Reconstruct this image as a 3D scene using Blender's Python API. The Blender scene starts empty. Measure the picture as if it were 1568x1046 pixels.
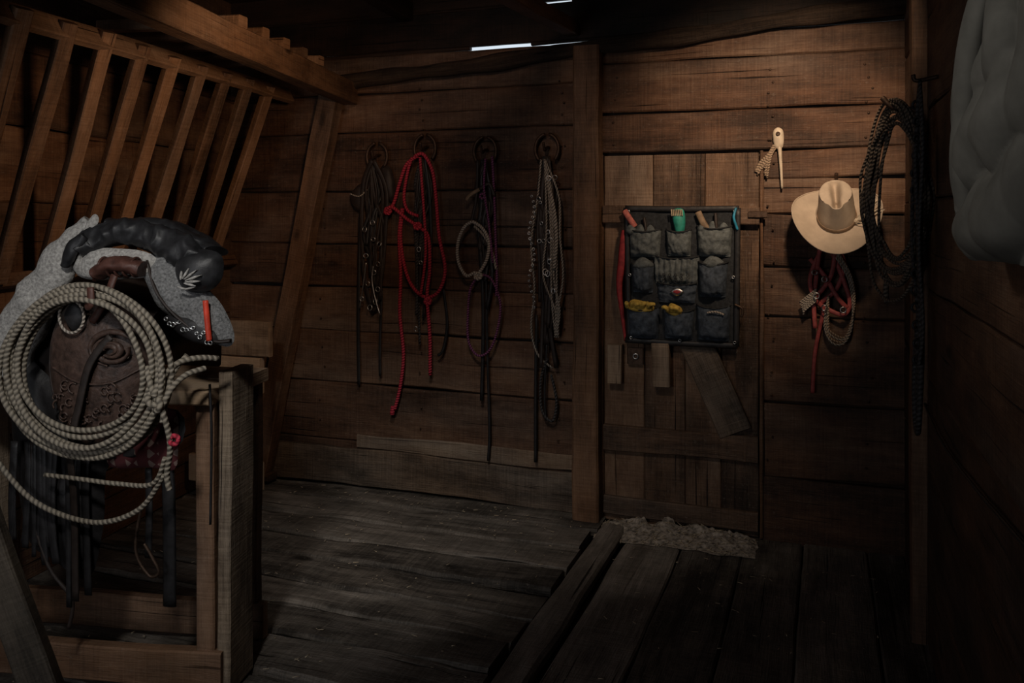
import bpy, bmesh, math, random
from mathutils import Vector, Matrix, noise
random.seed(7)
scene = bpy.context.scene
V = Vector
# ------------------------------------------------------------------ materials
def newmat(name):
    m = bpy.data.materials.new(name); m.use_nodes = True
    nt = m.node_tree; b = nt.nodes['Principled BSDF']
    return m, nt, b
def N(nt, t, **kw):
    n = nt.nodes.new(t)
    for k, v in kw.items(): setattr(n, k, v)
    return n
def uvmap(nt, sx, sy, sz=1.0, src='UV'):
    tc = N(nt, 'ShaderNodeTexCoord'); mp = N(nt, 'ShaderNodeMapping')
    mp.inputs['Scale'].default_value = (sx, sy, sz)
    nt.links.new(tc.outputs[src], mp.inputs['Vector']); return mp.outputs[0]
def noise_n(nt, vec, scale=1, detail=4, rough=.6, dist=0):
    n = N(nt, 'ShaderNodeTexNoise'); n.inputs['Scale'].default_value = scale
    n.inputs['Detail'].default_value = detail; n.inputs['Roughness'].default_value = rough
    n.inputs['Distortion'].default_value = dist
    nt.links.new(vec, n.inputs['Vector']); return n.outputs['Fac']
def math_n(nt, op, a, b=None, clamp=False):
    n = N(nt, 'ShaderNodeMath', operation=op); n.use_clamp = clamp
    for i, x in enumerate((a, b)):
        if x is None: continue
        if isinstance(x, (int, float)): n.inputs[i].default_value = x
        else: nt.links.new(x, n.inputs[i])
    return n.outputs[0]
def ramp(nt, fac, stops):
    r = N(nt, 'ShaderNodeValToRGB'); e = r.color_ramp.elements
    e[0].position = stops[0][0]; e[0].color = (*stops[0][1], 1)
    e[1].position = stops[-1][0]; e[1].color = (*stops[-1][1], 1)
    for p, c in stops[1:-1]:
        q = e.new(p); q.color = (*c, 1)
    nt.links.new(fac, r.inputs[0]); return r.outputs[0]
def bump(nt, b, h, s=.4, d=.01):
    bn = N(nt, 'ShaderNodeBump'); bn.inputs['Strength'].default_value = s
    bn.inputs['Distance'].default_value = d
    nt.links.new(h, bn.inputs['Height']); nt.links.new(bn.outputs[0], b.inputs['Normal'])
def mixc(nt, f, a, c, blend='MIX'):
    mx = N(nt, 'ShaderNodeMixRGB', blend_type=blend)
    for i, x in enumerate((f, a, c)):
        if isinstance(x, (int, float)): mx.inputs[i].default_value = x
        elif isinstance(x, tuple): mx.inputs[i].default_value = (*x, 1)
        else: nt.links.new(x, mx.inputs[i])
    return mx.outputs[0]
def wood(name, dark, mid, light, rough=.7, bs=.5, dust=0.0, grey=.35, streak=.38):
    m, nt, b = newmat(name)
    g = noise_n(nt, uvmap(nt, 1.5, 20), 1, 6, .62, .5)
    g2 = noise_n(nt, uvmap(nt, 7, 190), 1, 3, .6, .2)
    big = noise_n(nt, uvmap(nt, 2.6, 5.5), 1, 6, .68)
    pl = noise_n(nt, uvmap(nt, .07, .05), 1, 1, .5)
    saw = noise_n(nt, uvmap(nt, 110, 4), 1, 2, .5)
    s = math_n(nt, 'MULTIPLY', g, streak)
    s = math_n(nt, 'ADD', s, math_n(nt, 'MULTIPLY', g2, .30))
    s = math_n(nt, 'ADD', s, math_n(nt, 'MULTIPLY', big, 1.0))
    s = math_n(nt, 'ADD', s, math_n(nt, 'MULTIPLY', pl, .9))
    s = math_n(nt, 'ADD', s, math_n(nt, 'MULTIPLY', saw, .26))
    s = math_n(nt, 'SUBTRACT', s, (streak+.30+1.0+.9+.26)/2-.47)
    vo = N(nt, 'ShaderNodeTexVoronoi'); vo.inputs['Scale'].default_value = 1
    nt.links.new(uvmap(nt, 1.5, 3.2), vo.inputs['Vector'])
    kn = math_n(nt, 'SUBTRACT', 1.0, math_n(nt, 'MULTIPLY', vo.outputs['Distance'], 11.0), True)
    s = math_n(nt, 'SUBTRACT', s, math_n(nt, 'MULTIPLY', kn, .5))
    cr = math_n(nt, 'MULTIPLY', math_n(nt, 'SUBTRACT', noise_n(nt, uvmap(nt, 1.1, 60), 1, 2, .5, .3), .66), 12, True)
    s = math_n(nt, 'SUBTRACT', s, math_n(nt, 'MULTIPLY', cr, .45), True)
    col = ramp(nt, s, [(.10, tuple(x*.35 for x in dark)), (.28, dark), (.52, mid), (.82, light)])
    gp = math_n(nt, 'MULTIPLY', math_n(nt, 'SUBTRACT', noise_n(nt, uvmap(nt, .9, 2.2), 1, 4, .6), .42), 4, True)
    bw = N(nt, 'ShaderNodeRGBToBW'); nt.links.new(col, bw.inputs[0])
    gc = mixc(nt, 1.0, bw.outputs[0], (1.08, .98, .86), 'MULTIPLY')
    col = mixc(nt, math_n(nt, 'MULTIPLY', gp, grey), col, gc)
    if dust > 0:
        d = noise_n(nt, uvmap(nt, 40, 60), 1, 5, .8)
        d = math_n(nt, 'MULTIPLY', math_n(nt, 'SUBTRACT', d, .57), 7, True)
        col = mixc(nt, math_n(nt, 'MULTIPLY', d, dust), col, (.30, .26, .22))
    nt.links.new(col, b.inputs['Base Color'])
    b.inputs['Roughness'].default_value = rough
    b.inputs['Specular IOR Level'].default_value = .3
    bump(nt, b, s, bs, .012)
    return m
def plain(name, c, rough=.6, metal=0, var=.4, sc=30, bs=.2, spec=.4, src='Object'):
    m, nt, b = newmat(name)
    n = noise_n(nt, uvmap(nt, sc, sc, sc, src), 1, 4, .6)
    nt.links.new(ramp(nt, n, [(.3, tuple(x*(1-var) for x in c)), (.7, tuple(min(1, x*(1+var)) for x in c))]), b.inputs['Base Color'])
    b.inputs['Roughness'].default_value = rough; b.inputs['Metallic'].default_value = metal
    b.inputs['Specular IOR Level'].default_value = spec
    bump(nt, b, n, bs, .004); return m
def rope_mat(name, c1, c2, freq=45, strands=1, rough=.7):
    m, nt, b = newmat(name)
    tc = N(nt, 'ShaderNodeTexCoord'); sp = N(nt, 'ShaderNodeSeparateXYZ'); nt.links.new(tc.outputs['UV'], sp.inputs[0])
    f = math_n(nt, 'ADD', math_n(nt, 'MULTIPLY', sp.outputs[0], freq), math_n(nt, 'MULTIPLY', sp.outputs[1], strands))
    s = math_n(nt, 'SINE', math_n(nt, 'MULTIPLY', f, 6.28318))
    s = math_n(nt, 'ADD', math_n(nt, 'MULTIPLY', s, .5), .5)
    nz = noise_n(nt, uvmap(nt, 30, 30, 30, 'Object'), 1, 3)
    s2 = math_n(nt, 'ADD', math_n(nt, 'MULTIPLY', s, .7), math_n(nt, 'MULTIPLY', nz, .3))
    nt.links.new(ramp(nt, s2, [(.1, c1), (.6, c2)]), b.inputs['Base Color'])
    b.inputs['Roughness'].default_value = rough; bump(nt, b, s, .7, .004); return m

M_wall = wood('wall_wood', (.042, .020, .011), (.110, .054, .030), (.22, .125, .072), bs=.8, dust=.3, grey=.5)
M_door = wood('door_wood', (.060, .034, .021), (.155, .090, .055), (.29, .185, .118), bs=.9, dust=.45, grey=.5)
M_beam = wood('beam_wood', (.055, .028, .015), (.145, .075, .040), (.27, .15, .085), bs=.7, dust=.25)
M_slat = wood('slat_wood', (.09, .046, .024), (.20, .108, .058), (.36, .21, .125), bs=.6, dust=.35)
M_floor = wood('floor_wood', (.045, .038, .032), (.15, .127, .106), (.34, .29, .25), bs=1.0, dust=.6, rough=.62, grey=.7, streak=.6)
M_grey = wood('weathered_wood', (.14, .10, .068), (.32, .24, .165), (.50, .40, .30), bs=.8, dust=.2)
M_dgrey = wood('dark_weathered_wood', (.05, .04, .03), (.12, .095, .07), (.2, .16, .12), bs=.6, dust=.2)
M_pale = wood('pale_board', (.15, .095, .058), (.32, .215, .135), (.46, .33, .21), bs=.6)
M_skirt = wood('skirting_wood', (.08, .053, .035), (.19, .128, .085), (.31, .23, .16), bs=.9, dust=.45, grey=.6)
M_log = wood('log_bark', (.02, .012, .008), (.055, .034, .022), (.10, .07, .045), bs=1.0)
M_roof = wood('roof_wood', (.014, .008, .005), (.035, .018, .011), (.06, .033, .02))
M_black = plain('black_leather', (.016, .015, .016), .52, bs=.6, sc=30, spec=.45)
M_pad = plain('black_cover_leather', (.020, .020, .022), .48, var=.5, bs=.6, sc=26, spec=.45)
M_dark = plain('dark_leather', (.026, .018, .015), .58, bs=.4, sc=40)
M_brown = plain('tooled_leather', (.066, .040, .031), .48, var=.5, sc=45, bs=.9)
M_horn = plain('oxblood_leather', (.085, .036, .027), .48, sc=40, bs=.5)
M_fleece = plain('fleece', (.40, .385, .365), .95, var=.45, sc=110, bs=1.0, spec=.1)
M_denim = plain('grey_felt', (.19, .19, .19), .95, var=.55, sc=130, bs=1.0, spec=.1)
M_silver = plain('silver', (.55, .55, .55), .35, 1, sc=30)
M_iron = plain('rusty_iron', (.08, .05, .035), .55, .7, sc=60)
M_lariat = rope_mat('lariat_rope', (.08, .068, .052), (.31, .268, .21), 62)
M_redrope = rope_mat('red_rope', (.20, .008, .02), (.55, .035, .07), 70)
M_purple = rope_mat('purple_cord', (.03, .008, .03), (.22, .06, .16), 80)
M_braid = rope_mat('braided_rein', (.035, .032, .028), (.40, .35, .29), 60, 2)
M_blkrope = rope_mat('black_rope', (.006, .006, .007), (.055, .05, .05), 60)
M_coilrope = rope_mat('brown_coil_rope', (.018, .014, .012), (.16, .125, .095), 60)
M_tanrope = rope_mat('tan_rope', (.10, .065, .04), (.36, .26, .18), 80)
M_cream = rope_mat('cream_braid', (.14, .12, .10), (.46, .40, .34), 80)
M_hat = plain('felt_hat', (.46, .375, .29), .9, var=.14, sc=12, bs=.15, spec=.15)
M_band = plain('hat_band', (.22, .15, .095), .7)
M_feather = plain('feather', (.58, .49, .37), .8, sc=60)
M_canvas = plain('grey_canvas', (.105, .118, .12), .8, var=.45, sc=50, bs=.9, spec=.3)
M_canvas2 = plain('blue_canvas', (.05, .064, .085), .8, var=.5, sc=50, bs=.9, spec=.3)
M_panel = plain('panel_canvas', (.03, .032, .035), .9, sc=60, bs=.5, spec=.15)
M_yellow = plain('yellow_glove', (.60, .40, .08), .85, var=.5, sc=50, bs=.8)
M_green = plain('green_plastic', (.03, .26, .20), .5)
M_blue = plain('blue_clip', (.03, .25, .40), .5)
M_redcloth = plain('red_cloth', (.34, .035, .04), .7, sc=40)
M_pink = plain('pink_cloth', (.55, .16, .13), .7, sc=40)
M_redleather = plain('red_strap', (.36, .07, .065), .55, sc=40)
M_bone = plain('bone', (.55, .46, .35), .45, var=.2, sc=20)
M_coat = plain('coat_cloth', (.15, .143, .125), .95, var=.2, sc=14, bs=.25, spec=.1)
M_dirt = plain('dirt', (.30, .26, .22), .95, var=.8, sc=45, bs=1.0, spec=.1)
M_straw = plain('straw', (.42, .34, .24), .8, var=.4)
M_orange = plain('red_handle', (.62, .06, .03), .4)
def woven():
    m, nt, b = newmat('woven_blanket')
    tc = N(nt, 'ShaderNodeTexCoord'); sp = N(nt, 'ShaderNodeSeparateXYZ'); nt.links.new(tc.outputs['Object'], sp.inputs[0])
    sx = math_n(nt, 'SINE', math_n(nt, 'MULTIPLY', sp.outputs[0], 130))
    tri = math_n(nt, 'PINGPONG', math_n(nt, 'MULTIPLY', sp.outputs[2], 60), 1.0)
    t2 = math_n(nt, 'PINGPONG', math_n(nt, 'MULTIPLY', sp.outputs[0], 50), 1.0)
    k = math_n(nt, 'GREATER_THAN', math_n(nt, 'ADD', tri, math_n(nt, 'MULTIPLY', t2, -1.0)), .15)
    k2 = math_n(nt, 'GREATER_THAN', math_n(nt, 'SINE', math_n(nt, 'MULTIPLY', sp.outputs[0], 85)), .1)
    mx = N(nt, 'ShaderNodeMixRGB'); nt.links.new(math_n(nt, 'MULTIPLY', k, k2), mx.inputs[0])
    mx.inputs[1].default_value = (.07, .012, .014, 1); mx.inputs[2].default_value = (.19, .13, .11, 1)
    nt.links.new(mx.outputs[0], b.inputs['Base Color']); b.inputs['Roughness'].default_value = .95
    bump(nt, b, sx, .4, .003); return m
M_woven = woven()

# ------------------------------------------------------------------ mesh builder
def catmull(pts, n=8, closed=False):
    pts = [V(p) for p in pts]; L = len(pts); out = []
    if L < 3 and not closed:
        return [pts[0].lerp(pts[-1], i/(n)) for i in range(n+1)]
    rng = range(L) if closed else range(L-1)
    for i in rng:
        if closed: a, b, c, d = pts[(i-1) % L], pts[i], pts[(i+1) % L], pts[(i+2) % L]
        else: a, b, c, d = pts[max(i-1, 0)], pts[i], pts[i+1], pts[min(i+2, L-1)]
        for k in range(n):
            t = k/n
            out.append(.5*((2*b)+(c-a)*t+(2*a-5*b+4*c-d)*t*t+(3*b-a-3*c+d)*t**3))
    if not closed: out.append(pts[-1])
    return out
class MB:
    def __init__(self):
        self.bm = bmesh.new(); self.uv = self.bm.loops.layers.uv.new('UVMap'); self.mats = []
    def mi(self, m):
        if m not in self.mats: self.mats.append(m)
        return self.mats.index(m)
    def face(self, vs, uvs, m, smooth=False):
        try: f = self.bm.faces.new(vs)
        except ValueError: return
        f.material_index = m; f.smooth = smooth
        for l, u in zip(f.loops, uvs): l[self.uv].uv = u
    def plank(self, p0, p1, nrm, w, t, mat, wob=.004, seg=None, ch=.005, w1=None, t1=None):
        p0, p1, nrm = V(p0), V(p1), V(nrm); d = p1-p0; L = d.length; T = d/L
        nrm = (nrm-T*nrm.dot(T)).normalized(); S = T.cross(nrm)
        seg = seg or max(2, int(L/.12)); m = self.mi(mat)
        w1 = w1 or w; t1 = t1 or t
        ru, rv, sd = random.uniform(0, 200), random.uniform(0, 200), random.uniform(0, 100)
        ch = min(ch, t*.4, w*.4); rings = []
        for i in range(seg+1):
            k = i/seg; s = L*k; hw = (w+(w1-w)*k)/2; ht = (t+(t1-t)*k)/2; c = p0+T*s
            a = wob*2*noise.noise(V((s*2.3, sd, 0))); b = wob*2*noise.noise(V((s*2.3, sd, 9))); e = wob*noise.noise(V((s*3, sd, 19)))
            a += wob*.6*noise.noise(V((s*14, sd, 3))); b += wob*.6*noise.noise(V((s*14, sd, 5)))
            x0, x1 = -hw+a, hw+b; y0, y1 = -ht, ht+e
            sec = [(x0+ch, y0), (x1-ch, y0), (x1, y0+ch), (x1, y1-ch), (x1-ch, y1), (x0+ch, y1), (x0, y1-ch), (x0, y0+ch)]
            rings.append([self.bm.verts.new(c+S*x+nrm*y) for x, y in sec])
        per = [0]; sec = [(-w/2, -t/2), (w/2, -t/2), (w/2, -t/2+ch), (w/2, t/2-ch), (w/2-ch, t/2), (-w/2+ch, t/2), (-w/2, t/2-ch), (-w/2, -t/2+ch), (-w/2, -t/2)]
        for q in range(8): per.append(per[-1]+math.dist(sec[q], sec[q+1]))
        for i in range(seg):
            u0, u1 = ru+L*i/seg, ru+L*(i+1)/seg
            for q in range(8):
                q2 = (q+1) % 8
                self.face([rings[i][q], rings[i][q2], rings[i+1][q2], rings[i+1][q]],
                          [(u0, rv+per[q]), (u0, rv+per[q+1]), (u1, rv+per[q+1]), (u1, rv+per[q])], m)
        for r, f in ((rings[0][::-1], 0), (rings[-1], 1)):
            self.face(r, [(ru+.3*(v.co-p0).dot(S), rv+(v.co-p0).dot(nrm)) for v in r], m)
    def tube(self, path, r, mat, t=None, ref=(0, -1, 0), n=8, closed=False, sub=6, raw=False, crumple=0, cf=14):
        P = [V(p) for p in path] if raw else catmull(path, sub, closed)
        L = len(P); m = self.mi(mat); rings = []; ref = V(ref); U = [random.random()]
        prevN = None; sd = V((random.uniform(0, 40), 0, 0)) if crumple else None
        for i, p in enumerate(P):
            if closed: T = P[(i+1) % L]-P[(i-1) % L]
            else: T = P[min(i+1, L-1)]-P[max(i-1, 0)]
            if T.length < 1e-9: T = V((0, 0, 1))
            T.normalize(); Nn = ref-T*ref.dot(T)
            if Nn.length < .15:
                Nn = (prevN - T*prevN.dot(T)) if prevN else T.orthogonal()
            Nn.normalize(); prevN = Nn; B = T.cross(Nn)
            k = i/max(1, L-1)
            rr = r(k) if callable(r) else r; tt = rr if t is None else (t(k) if callable(t) else t)
            row = []
            for q in range(n):
                o = B*rr*math.cos(2*math.pi*q/n)+Nn*tt*math.sin(2*math.pi*q/n)
                if crumple:
                    x = p+o+sd
                    h = (1-abs(noise.noise(x*cf))*3.2)*.7+(1-abs(noise.noise(x*cf*2.3))*3)*.3-.4
                    o = o+o.normalized()*crumple*h*min(1, (1-k)*8, k*8+.2)
                row.append(self.bm.verts.new(p+o))
            rings.append(row)
            if i: U.append(U[-1]+(p-P[i-1]).length)
        U.append(U[-1]+(P[0]-P[-1]).length)
        for i in range(L if closed else L-1):
            j = (i+1) % L
            for q in range(n):
                q2 = (q+1) % n
                self.face([rings[i][q], rings[i][q2], rings[j][q2], rings[j][q]],
                          [(U[i], q/n), (U[i], (q+1)/n), (U[i+1], (q+1)/n), (U[i+1], q/n)], m, True)
        if not closed:
            self.face(rings[0][::-1], [(0, 0)]*n, m); self.face(rings[-1], [(0, 0)]*n, m)
    def puff(self, outline, n, bulge, mat, back=.3, rough=0.0, K=8, sub=4, c=None, fold=0, ff=30):
        P = catmull(outline, sub, True); n = V(n).normalized()
        c = V(c) if c else sum(P, V())/len(P); m = self.mi(mat); sd = random.random()*50
        for sg, bl in ((1, bulge), (-1, bulge*back)):
            rings = []
            for k in range(K):
                s = 1-k/K; h = math.sqrt(max(0, 1-s*s))
                row = []
                for p in P:
                    q = c+(p-c)*s
                    nz = noise.noise(q*18+V((sd, 0, 0)))*rough + fold*math.sin(q.x*ff+q.z*ff*.4+3*noise.noise(q*6))*h
                    row.append(self.bm.verts.new(q+n*sg*(bl*h+(nz if k else 0))))
                rings.append(row)
            cv = self.bm.verts.new(c+n*sg*bl); L = len(P)
            for k in range(K-1):
                for i in range(L):
                    j = (i+1) % L; vs = [rings[k][i], rings[k][j], rings[k+1][j], rings[k+1][i]]
                    self.face(vs, [(v.co.x, v.co.z) for v in vs], m, True)
            for i in range(L):
                vs = [rings[-1][i], rings[-1][(i+1) % L], cv]
                self.face(vs, [(v.co.x, v.co.z) for v in vs], m, True)
    def ring(self, c, r, rt, mat, nrm=(0, -1, 0), rz=None, n=20, tn=8, a0=0, a1=360, up=(0, 0, 1)):
        c = V(c); nrm = V(nrm).normalized(); up = V(up); up = (up-nrm*up.dot(nrm)).normalized(); s = up.cross(nrm)
        rz = rz or r; full = abs(a1-a0) >= 360; cnt = n if full else n+1
        pts = [c+s*r*math.cos(math.radians(a0+(a1-a0)*i/n))+up*rz*math.sin(math.radians(a0+(a1-a0)*i/n)) for i in range(cnt)]
        self.tube(pts, rt, mat, ref=nrm, n=tn, closed=full, raw=True)
    def grid(self, fn, nu, nv, mat, smooth=True, closeu=False):
        m = self.mi(mat); vs = [[self.bm.verts.new(fn(i/nu, j/nv)) for j in range(nv+1)] for i in range(nu if closeu else nu+1)]
        for i in range(nu):
            i2 = (i+1) % len(vs)
            for j in range(nv):
                self.face([vs[i][j], vs[i2][j], vs[i2][j+1], vs[i][j+1]], [(i/nu, j/nv), ((i+1)/nu, j/nv), ((i+1)/nu, (j+1)/nv), (i/nu, (j+1)/nv)], m, smooth)
    def done(self, name, loc=(0, 0, 0), rz=0, parent=None, rot=None):
        bmesh.ops.recalc_face_normals(self.bm, faces=self.bm.faces[:])
        me = bpy.data.meshes.new(name); self.bm.to_mesh(me); self.bm.free()
        for m in self.mats: me.materials.append(m)
        o = bpy.data.objects.new(name, me); scene.collection.objects.link(o)
        o.location = loc; o.rotation_euler = rot or (0, 0, rz)
        if parent: o.parent = parent
        return o

# ------------------------------------------------------------------ room shell
XR = .372
w = MB()
def courses(zs, x0, x1, mat=M_wall):
    for a, b in zip(zs[:-1], zs[1:]):
        off = random.uniform(0, .014); s = random.uniform(-.008, .008)
        w.plank((x0, .014-off, (a+b)/2-s), (x1, .014-off, (a+b)/2+s), (0, -1, 0), b-a-.007, .03, mat, ch=.007, wob=.004)
courses([0, .24, .56, .85, 1.10, 1.337, 1.63, 1.957, 2.17, 2.378], -3.35, -1.08)
courses([1.806, 2.0, 2.25, 2.378], -1.08, .40)
courses([-.05, .27, .62, 1.02, 1.25, 1.50, 1.67, 1.806], -.235, .40)
w.plank((-3.0, -.016, .105), (-1.14, -.016, .095), (0, -1, 0), .20, .02, M_skirt, wob=.008)
w.plank((-2.40, -.010, .250), (-1.14, -.010, .245), (0, -1, 0), .080, .014, M_skirt, wob=.007)
w.plank((-3.35, .012, 2.385), (-1.73, .012, 2.385), (0, -1, 0), .02, .03, M_roof)
w.plank((-1.39, .012, 2.385), (.40, .012, 2.385), (0, -1, 0), .02, .03, M_roof)
w.plank((-3.35, .012, 2.488), (.40, .012, 2.488), (0, -1, 0), .194, .03, M_roof, wob=.002)
w.plank((-3.35, .012, 2.591), (-1.38, .012, 2.591), (0, -1, 0), .018, .03, M_roof)
w.plank((-1.17, .012, 2.591), (.40, .012, 2.591), (0, -1, 0), .018, .03, M_roof)
w.plank((-3.35, .012, 2.69), (.40, .012, 2.69), (0, -1, 0), .19, .03, M_roof, wob=.002)
w.plank((-3.35, .055, 1.14), (.42, .055, 1.14), (0, -1, 0), 2.45, .02, M_roof, wob=0)
for z in (.40, .70, .97, 1.22, 1.48, 1.79, 2.06, 1.90, 2.12):
    for x in (-2.62, -2.0, -1.22, -.95, -.2, .22):
        if z < 1.8 and -1.0 < x < -.25: continue
        for dz in (-.05, .06):
            w.ring((x+random.uniform(-.02, .02), -.018, z+dz), .003, .003, M_iron, n=6, tn=4)
w.done('wall_back')

w = MB()
for i in range(9):
    z = -.05+.32*i
    w.plank((XR+.016, .05, z+.16), (XR+.016, -5.4, z+.16), (-1, 0, 0), .316, .03, M_wall, ch=.007)
w.plank((XR+.05, .05, 1.38), (XR+.05, -5.4, 1.38), (-1, 0, 0), 2.95, .03, M_roof)
w.done('wall_right')
w = MB()
ld = V((.13, -.99, 0)).normalized(); lp = V((-3.27, .03, 0)); ln = V((.99, .13, 0)).normalized()
for i in range(9):
    z = .15+.31*i
    w.plank(lp+V((0, 0, z)), lp+ld*5.5+V((0, 0, z)), ln, .306, .03, M_wall, ch=.007)
w.plank(lp-ln*.04+V((0, 0, 1.4)), lp-ln*.04+ld*5.5+V((0, 0, 1.4)), ln, 2.9, .03, M_roof)
w.done('wall_left')
w = MB()
for i in range(9):
    z = .1+.31*i
    if 1.0 < z < 2.0:
        w.plank((-2.9, -5.35, z), (-2.2, -5.35, z), (0, 1, 0), .314, .03, M_wall)
        w.plank((-1.2, -5.35, z), (.40, -5.35, z), (0, 1, 0), .314, .03, M_wall)
    else:
        w.plank((-2.9, -5.35, z), (.40, -5.35, z), (0, 1, 0), .314, .03, M_wall)
w.done('wall_front')
w = MB()
for a, b in (((-2.2, -5.33, .88), (-2.2, -5.33, 1.98)), ((-1.2, -5.33, .88), (-1.2, -5.33, 1.98)), ((-2.24, -5.33, .88), (-1.16, -5.33, .88)),
             ((-2.24, -5.33, 1.96), (-1.16, -5.33, 1.96)), ((-1.7, -5.33, .9), (-1.7, -5.33, 1.95)), ((-2.2, -5.33, 1.42), (-1.2, -5.33, 1.42))):
    w.plank(a, b, (0, 1, 0), .07 if a[0] != -1.7 and a[2] != 1.42 else .03, .05, M_grey)
w.done('window_1')

w = MB()
for i in range(20):
    y = -.13-.27*i
    w.plank((-3.35, y, 2.76), (.45, y, 2.76), (0, 0, -1), .272, .03, M_roof, ch=.004)
w.plank((-3.35, -2.7, 2.80), (.45, -2.7, 2.80), (0, 0, -1), 5.5, .03, M_roof)
w.done('ceiling')
w = MB()
w.plank((-1.16, -.02, 2.44), (-1.14, -2.6, 2.26), (0, 0, -1), .075, .07, M_beam)
w.plank((-.55, -.02, 2.66), (-.53, -2.6, 2.66), (0, 0, -1), .06, .08, M_roof)
w.plank((-.05, -.02, 2.66), (-.03, -2.6, 2.66), (0, 0, -1), .06, .08, M_roof)
w.plank((-2.1, -.02, 2.60), (-1.9, -2.6, 2.60), (0, 0, -1), .08, .10, M_roof)
w.done('ceiling_rafters')
w = MB()
w.tube([(-2.55+.3*i, -.055+.006*math.sin(i*2.1), 2.222+.0215*i+.006*math.sin(i*1.7)) for i in range(11)], lambda k: .04+.006*math.sin(k*23)+.003*math.sin(k*61), M_log, n=12)
w.done('log_beam')
w = MB(); w.plank((-1.074, -.055, -.05), (-1.072, -.055, 2.335), (0, -1, 0), .132, .11, M_beam, wob=.007, ch=.01); w.done('trim_1')
w = MB(); w.plank((XR-.024, -.81, -.05), (XR-.024, -.81, 2.74), (-1, 0, 0), .10, .055, M_beam, ch=.006); w.done('trim_2')
w = MB()
w.plank((-2.525, -.080, 2.15), (-3.0, -.080, -.0), (0, -1, 0), .115, .09, M_beam, wob=.005)
w.plank((-3.08, -.09, .018), (-2.90, -.09, .018), (0, 0, 1), .09, .035, M_beam)
w.done('leaning_post')
# floors
w = MB()
y = .03
ws = [.24, .26, .25, .22, .23, .2, .22, .24, .26, .2, .24, .22, .25, .24, .22, .25, .24, .22, .24, .25, .25, .25, .25]
for bw in ws:
    if y < -5.4: break
    yc = y-bw/2; tl = random.uniform(-.015, .015)
    w.plank((-3.4, yc+tl, -.024-random.uniform(0, .014)), (-1.0+random.uniform(-.02, .01), yc-tl, -.024-random.uniform(0, .014)), (0, 0, 1), bw-.014, .045, M_floor, wob=.012, seg=60, ch=.012)
    y -= bw
w.plank((-3.4, -2.7, -.066), (-1.02, -2.7, -.066), (0, 0, 1), 5.5, .04, M_roof)
x = -.86
for bw in (.26, .27, .25, .28, .24):
    xc = x+bw/2
    w.plank((xc+.02, .04, -.045-random.uniform(0, .006)), (xc-.03, -5.4, -.045-random.uniform(0, .006)), (0, 0, 1), bw-.006, .04, M_floor, wob=.004, seg=40, ch=.007)
    x += bw
w.plank((-.3, .04, -.085), (-.3, -5.4, -.085), (0, 0, 1), 1.5, .03, M_roof)
w.plank((-.925, -.11, -.030), (-.965, -5.4, -.030), (0, 0, 1), .120, .05, M_floor, wob=.006, ch=.012)
w.done('floor')

# ------------------------------------------------------------------ door
w = MB()
def vp(x0, x1, z0, z1, y=.0, mat=M_door, t=.03):
    w.plank(((x0+x1)/2, y, z0), ((x0+x1)/2, y, z1), (0, -1, 0), x1-x0, t, mat, wob=.002, ch=.005)
for a, b in ((-1.0, -.757), (-.754, -.507), (-.504, -.256)):
    vp(a, b, 1.49, 1.792, -.004, M_door)
for a, b in ((-1.0, -.80), (-.797, -.60), (-.597, -.43), (-.427, -.256)):
    vp(a, b, -.02, 1.53, .004)
w.plank((-.998, -.033, 1.50), (-.25, -.033, 1.495), (0, -1, 0), .085, .045, M_door)
w.plank((-.998, -.026, .395), (-.258, -.026, .395), (0, -1, 0), .125, .03, M_door, wob=.005)
w.plank((-.55, -.030, .90), (-.36, -.030, .47), (0, -1, 0), .155, .035, M_skirt)
w.plank((-.998, -.02, .06), (-.258, -.02, .05), (0, -1, 0), .09, .03, M_door, wob=.006)
w.plank((-.936, -.045, .86), (-.936, -.045, .67), (0, -1, 0), .075, .05, M_pale)
w.plank((-.712, -.05, .88), (-.708, -.05, .67), (0, -1, 0), .085, .06, M_pale)
w.plank((-.835, -.03, .845), (-.835, -.03, .765), (0, -1, 0), .08, .02, M_iron)
w.ring((-.835, -.045, .805), .012, .004, M_silver)
w.plank((-.30, -.062, 1.50), (-.215, -.062, 1.50), (0, -1, 0), .03, .01, M_iron)
w.done('door_1')
w = MB()
w.plank((-1.012, -.008, -.02), (-1.012, -.008, 1.80), (0, -1, 0), .02, .03, M_beam)
w.plank((-.243, -.014, -.02), (-.243, -.014, 1.80), (0, -1, 0), .016, .03, M_beam)
w.done('trim_3')
w = MB()
def df(a, b):
    x = -.995+.74*a; yy = -.05-.22*b
    h = .045*max(0, math.sin(math.pi*min(1, a*1.02)))**.5*(1-b)**1.3
    return V((x+.02*noise.noise(V((a*9, b*4, 0))), yy+.03*noise.noise(V((a*7, 3, 0)))*b, -.026+h*(1+.9*noise.noise(V((x*14, yy*16, 0)))+.4*noise.noise(V((x*50, yy*60, 0))))))
w.grid(df, 110, 26, M_dirt)
for i in range(260):
    p = df(random.random(), random.random()); d = V((random.uniform(-1, 1), random.uniform(-1, 1), .2))*random.uniform(.004, .02)
    w.tube([p+V((0, 0, .004))-d, p+V((0, 0, .004))+d], .0016, M_straw, n=4, sub=1)
w.done('threshold_dirt')
w = MB()
for i in range(420):
    px = random.uniform(-2.85, -1.05); py = -random.uniform(0.03, 1)**1.6*2.6-.06
    if random.random() < .2: px = random.uniform(-.85, .25); py -= .25
    z = .003 if px < -1.0 else -.022
    a = random.uniform(0, 3.14); L = random.uniform(.002, .012)
    d = V((math.cos(a), math.sin(a), 0))*L
    w.tube([V((px, py, z))-d, V((px, py, z))+d], random.uniform(.0008, .002), M_straw, n=4, sub=1)
w.done('straw_debris')

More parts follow.
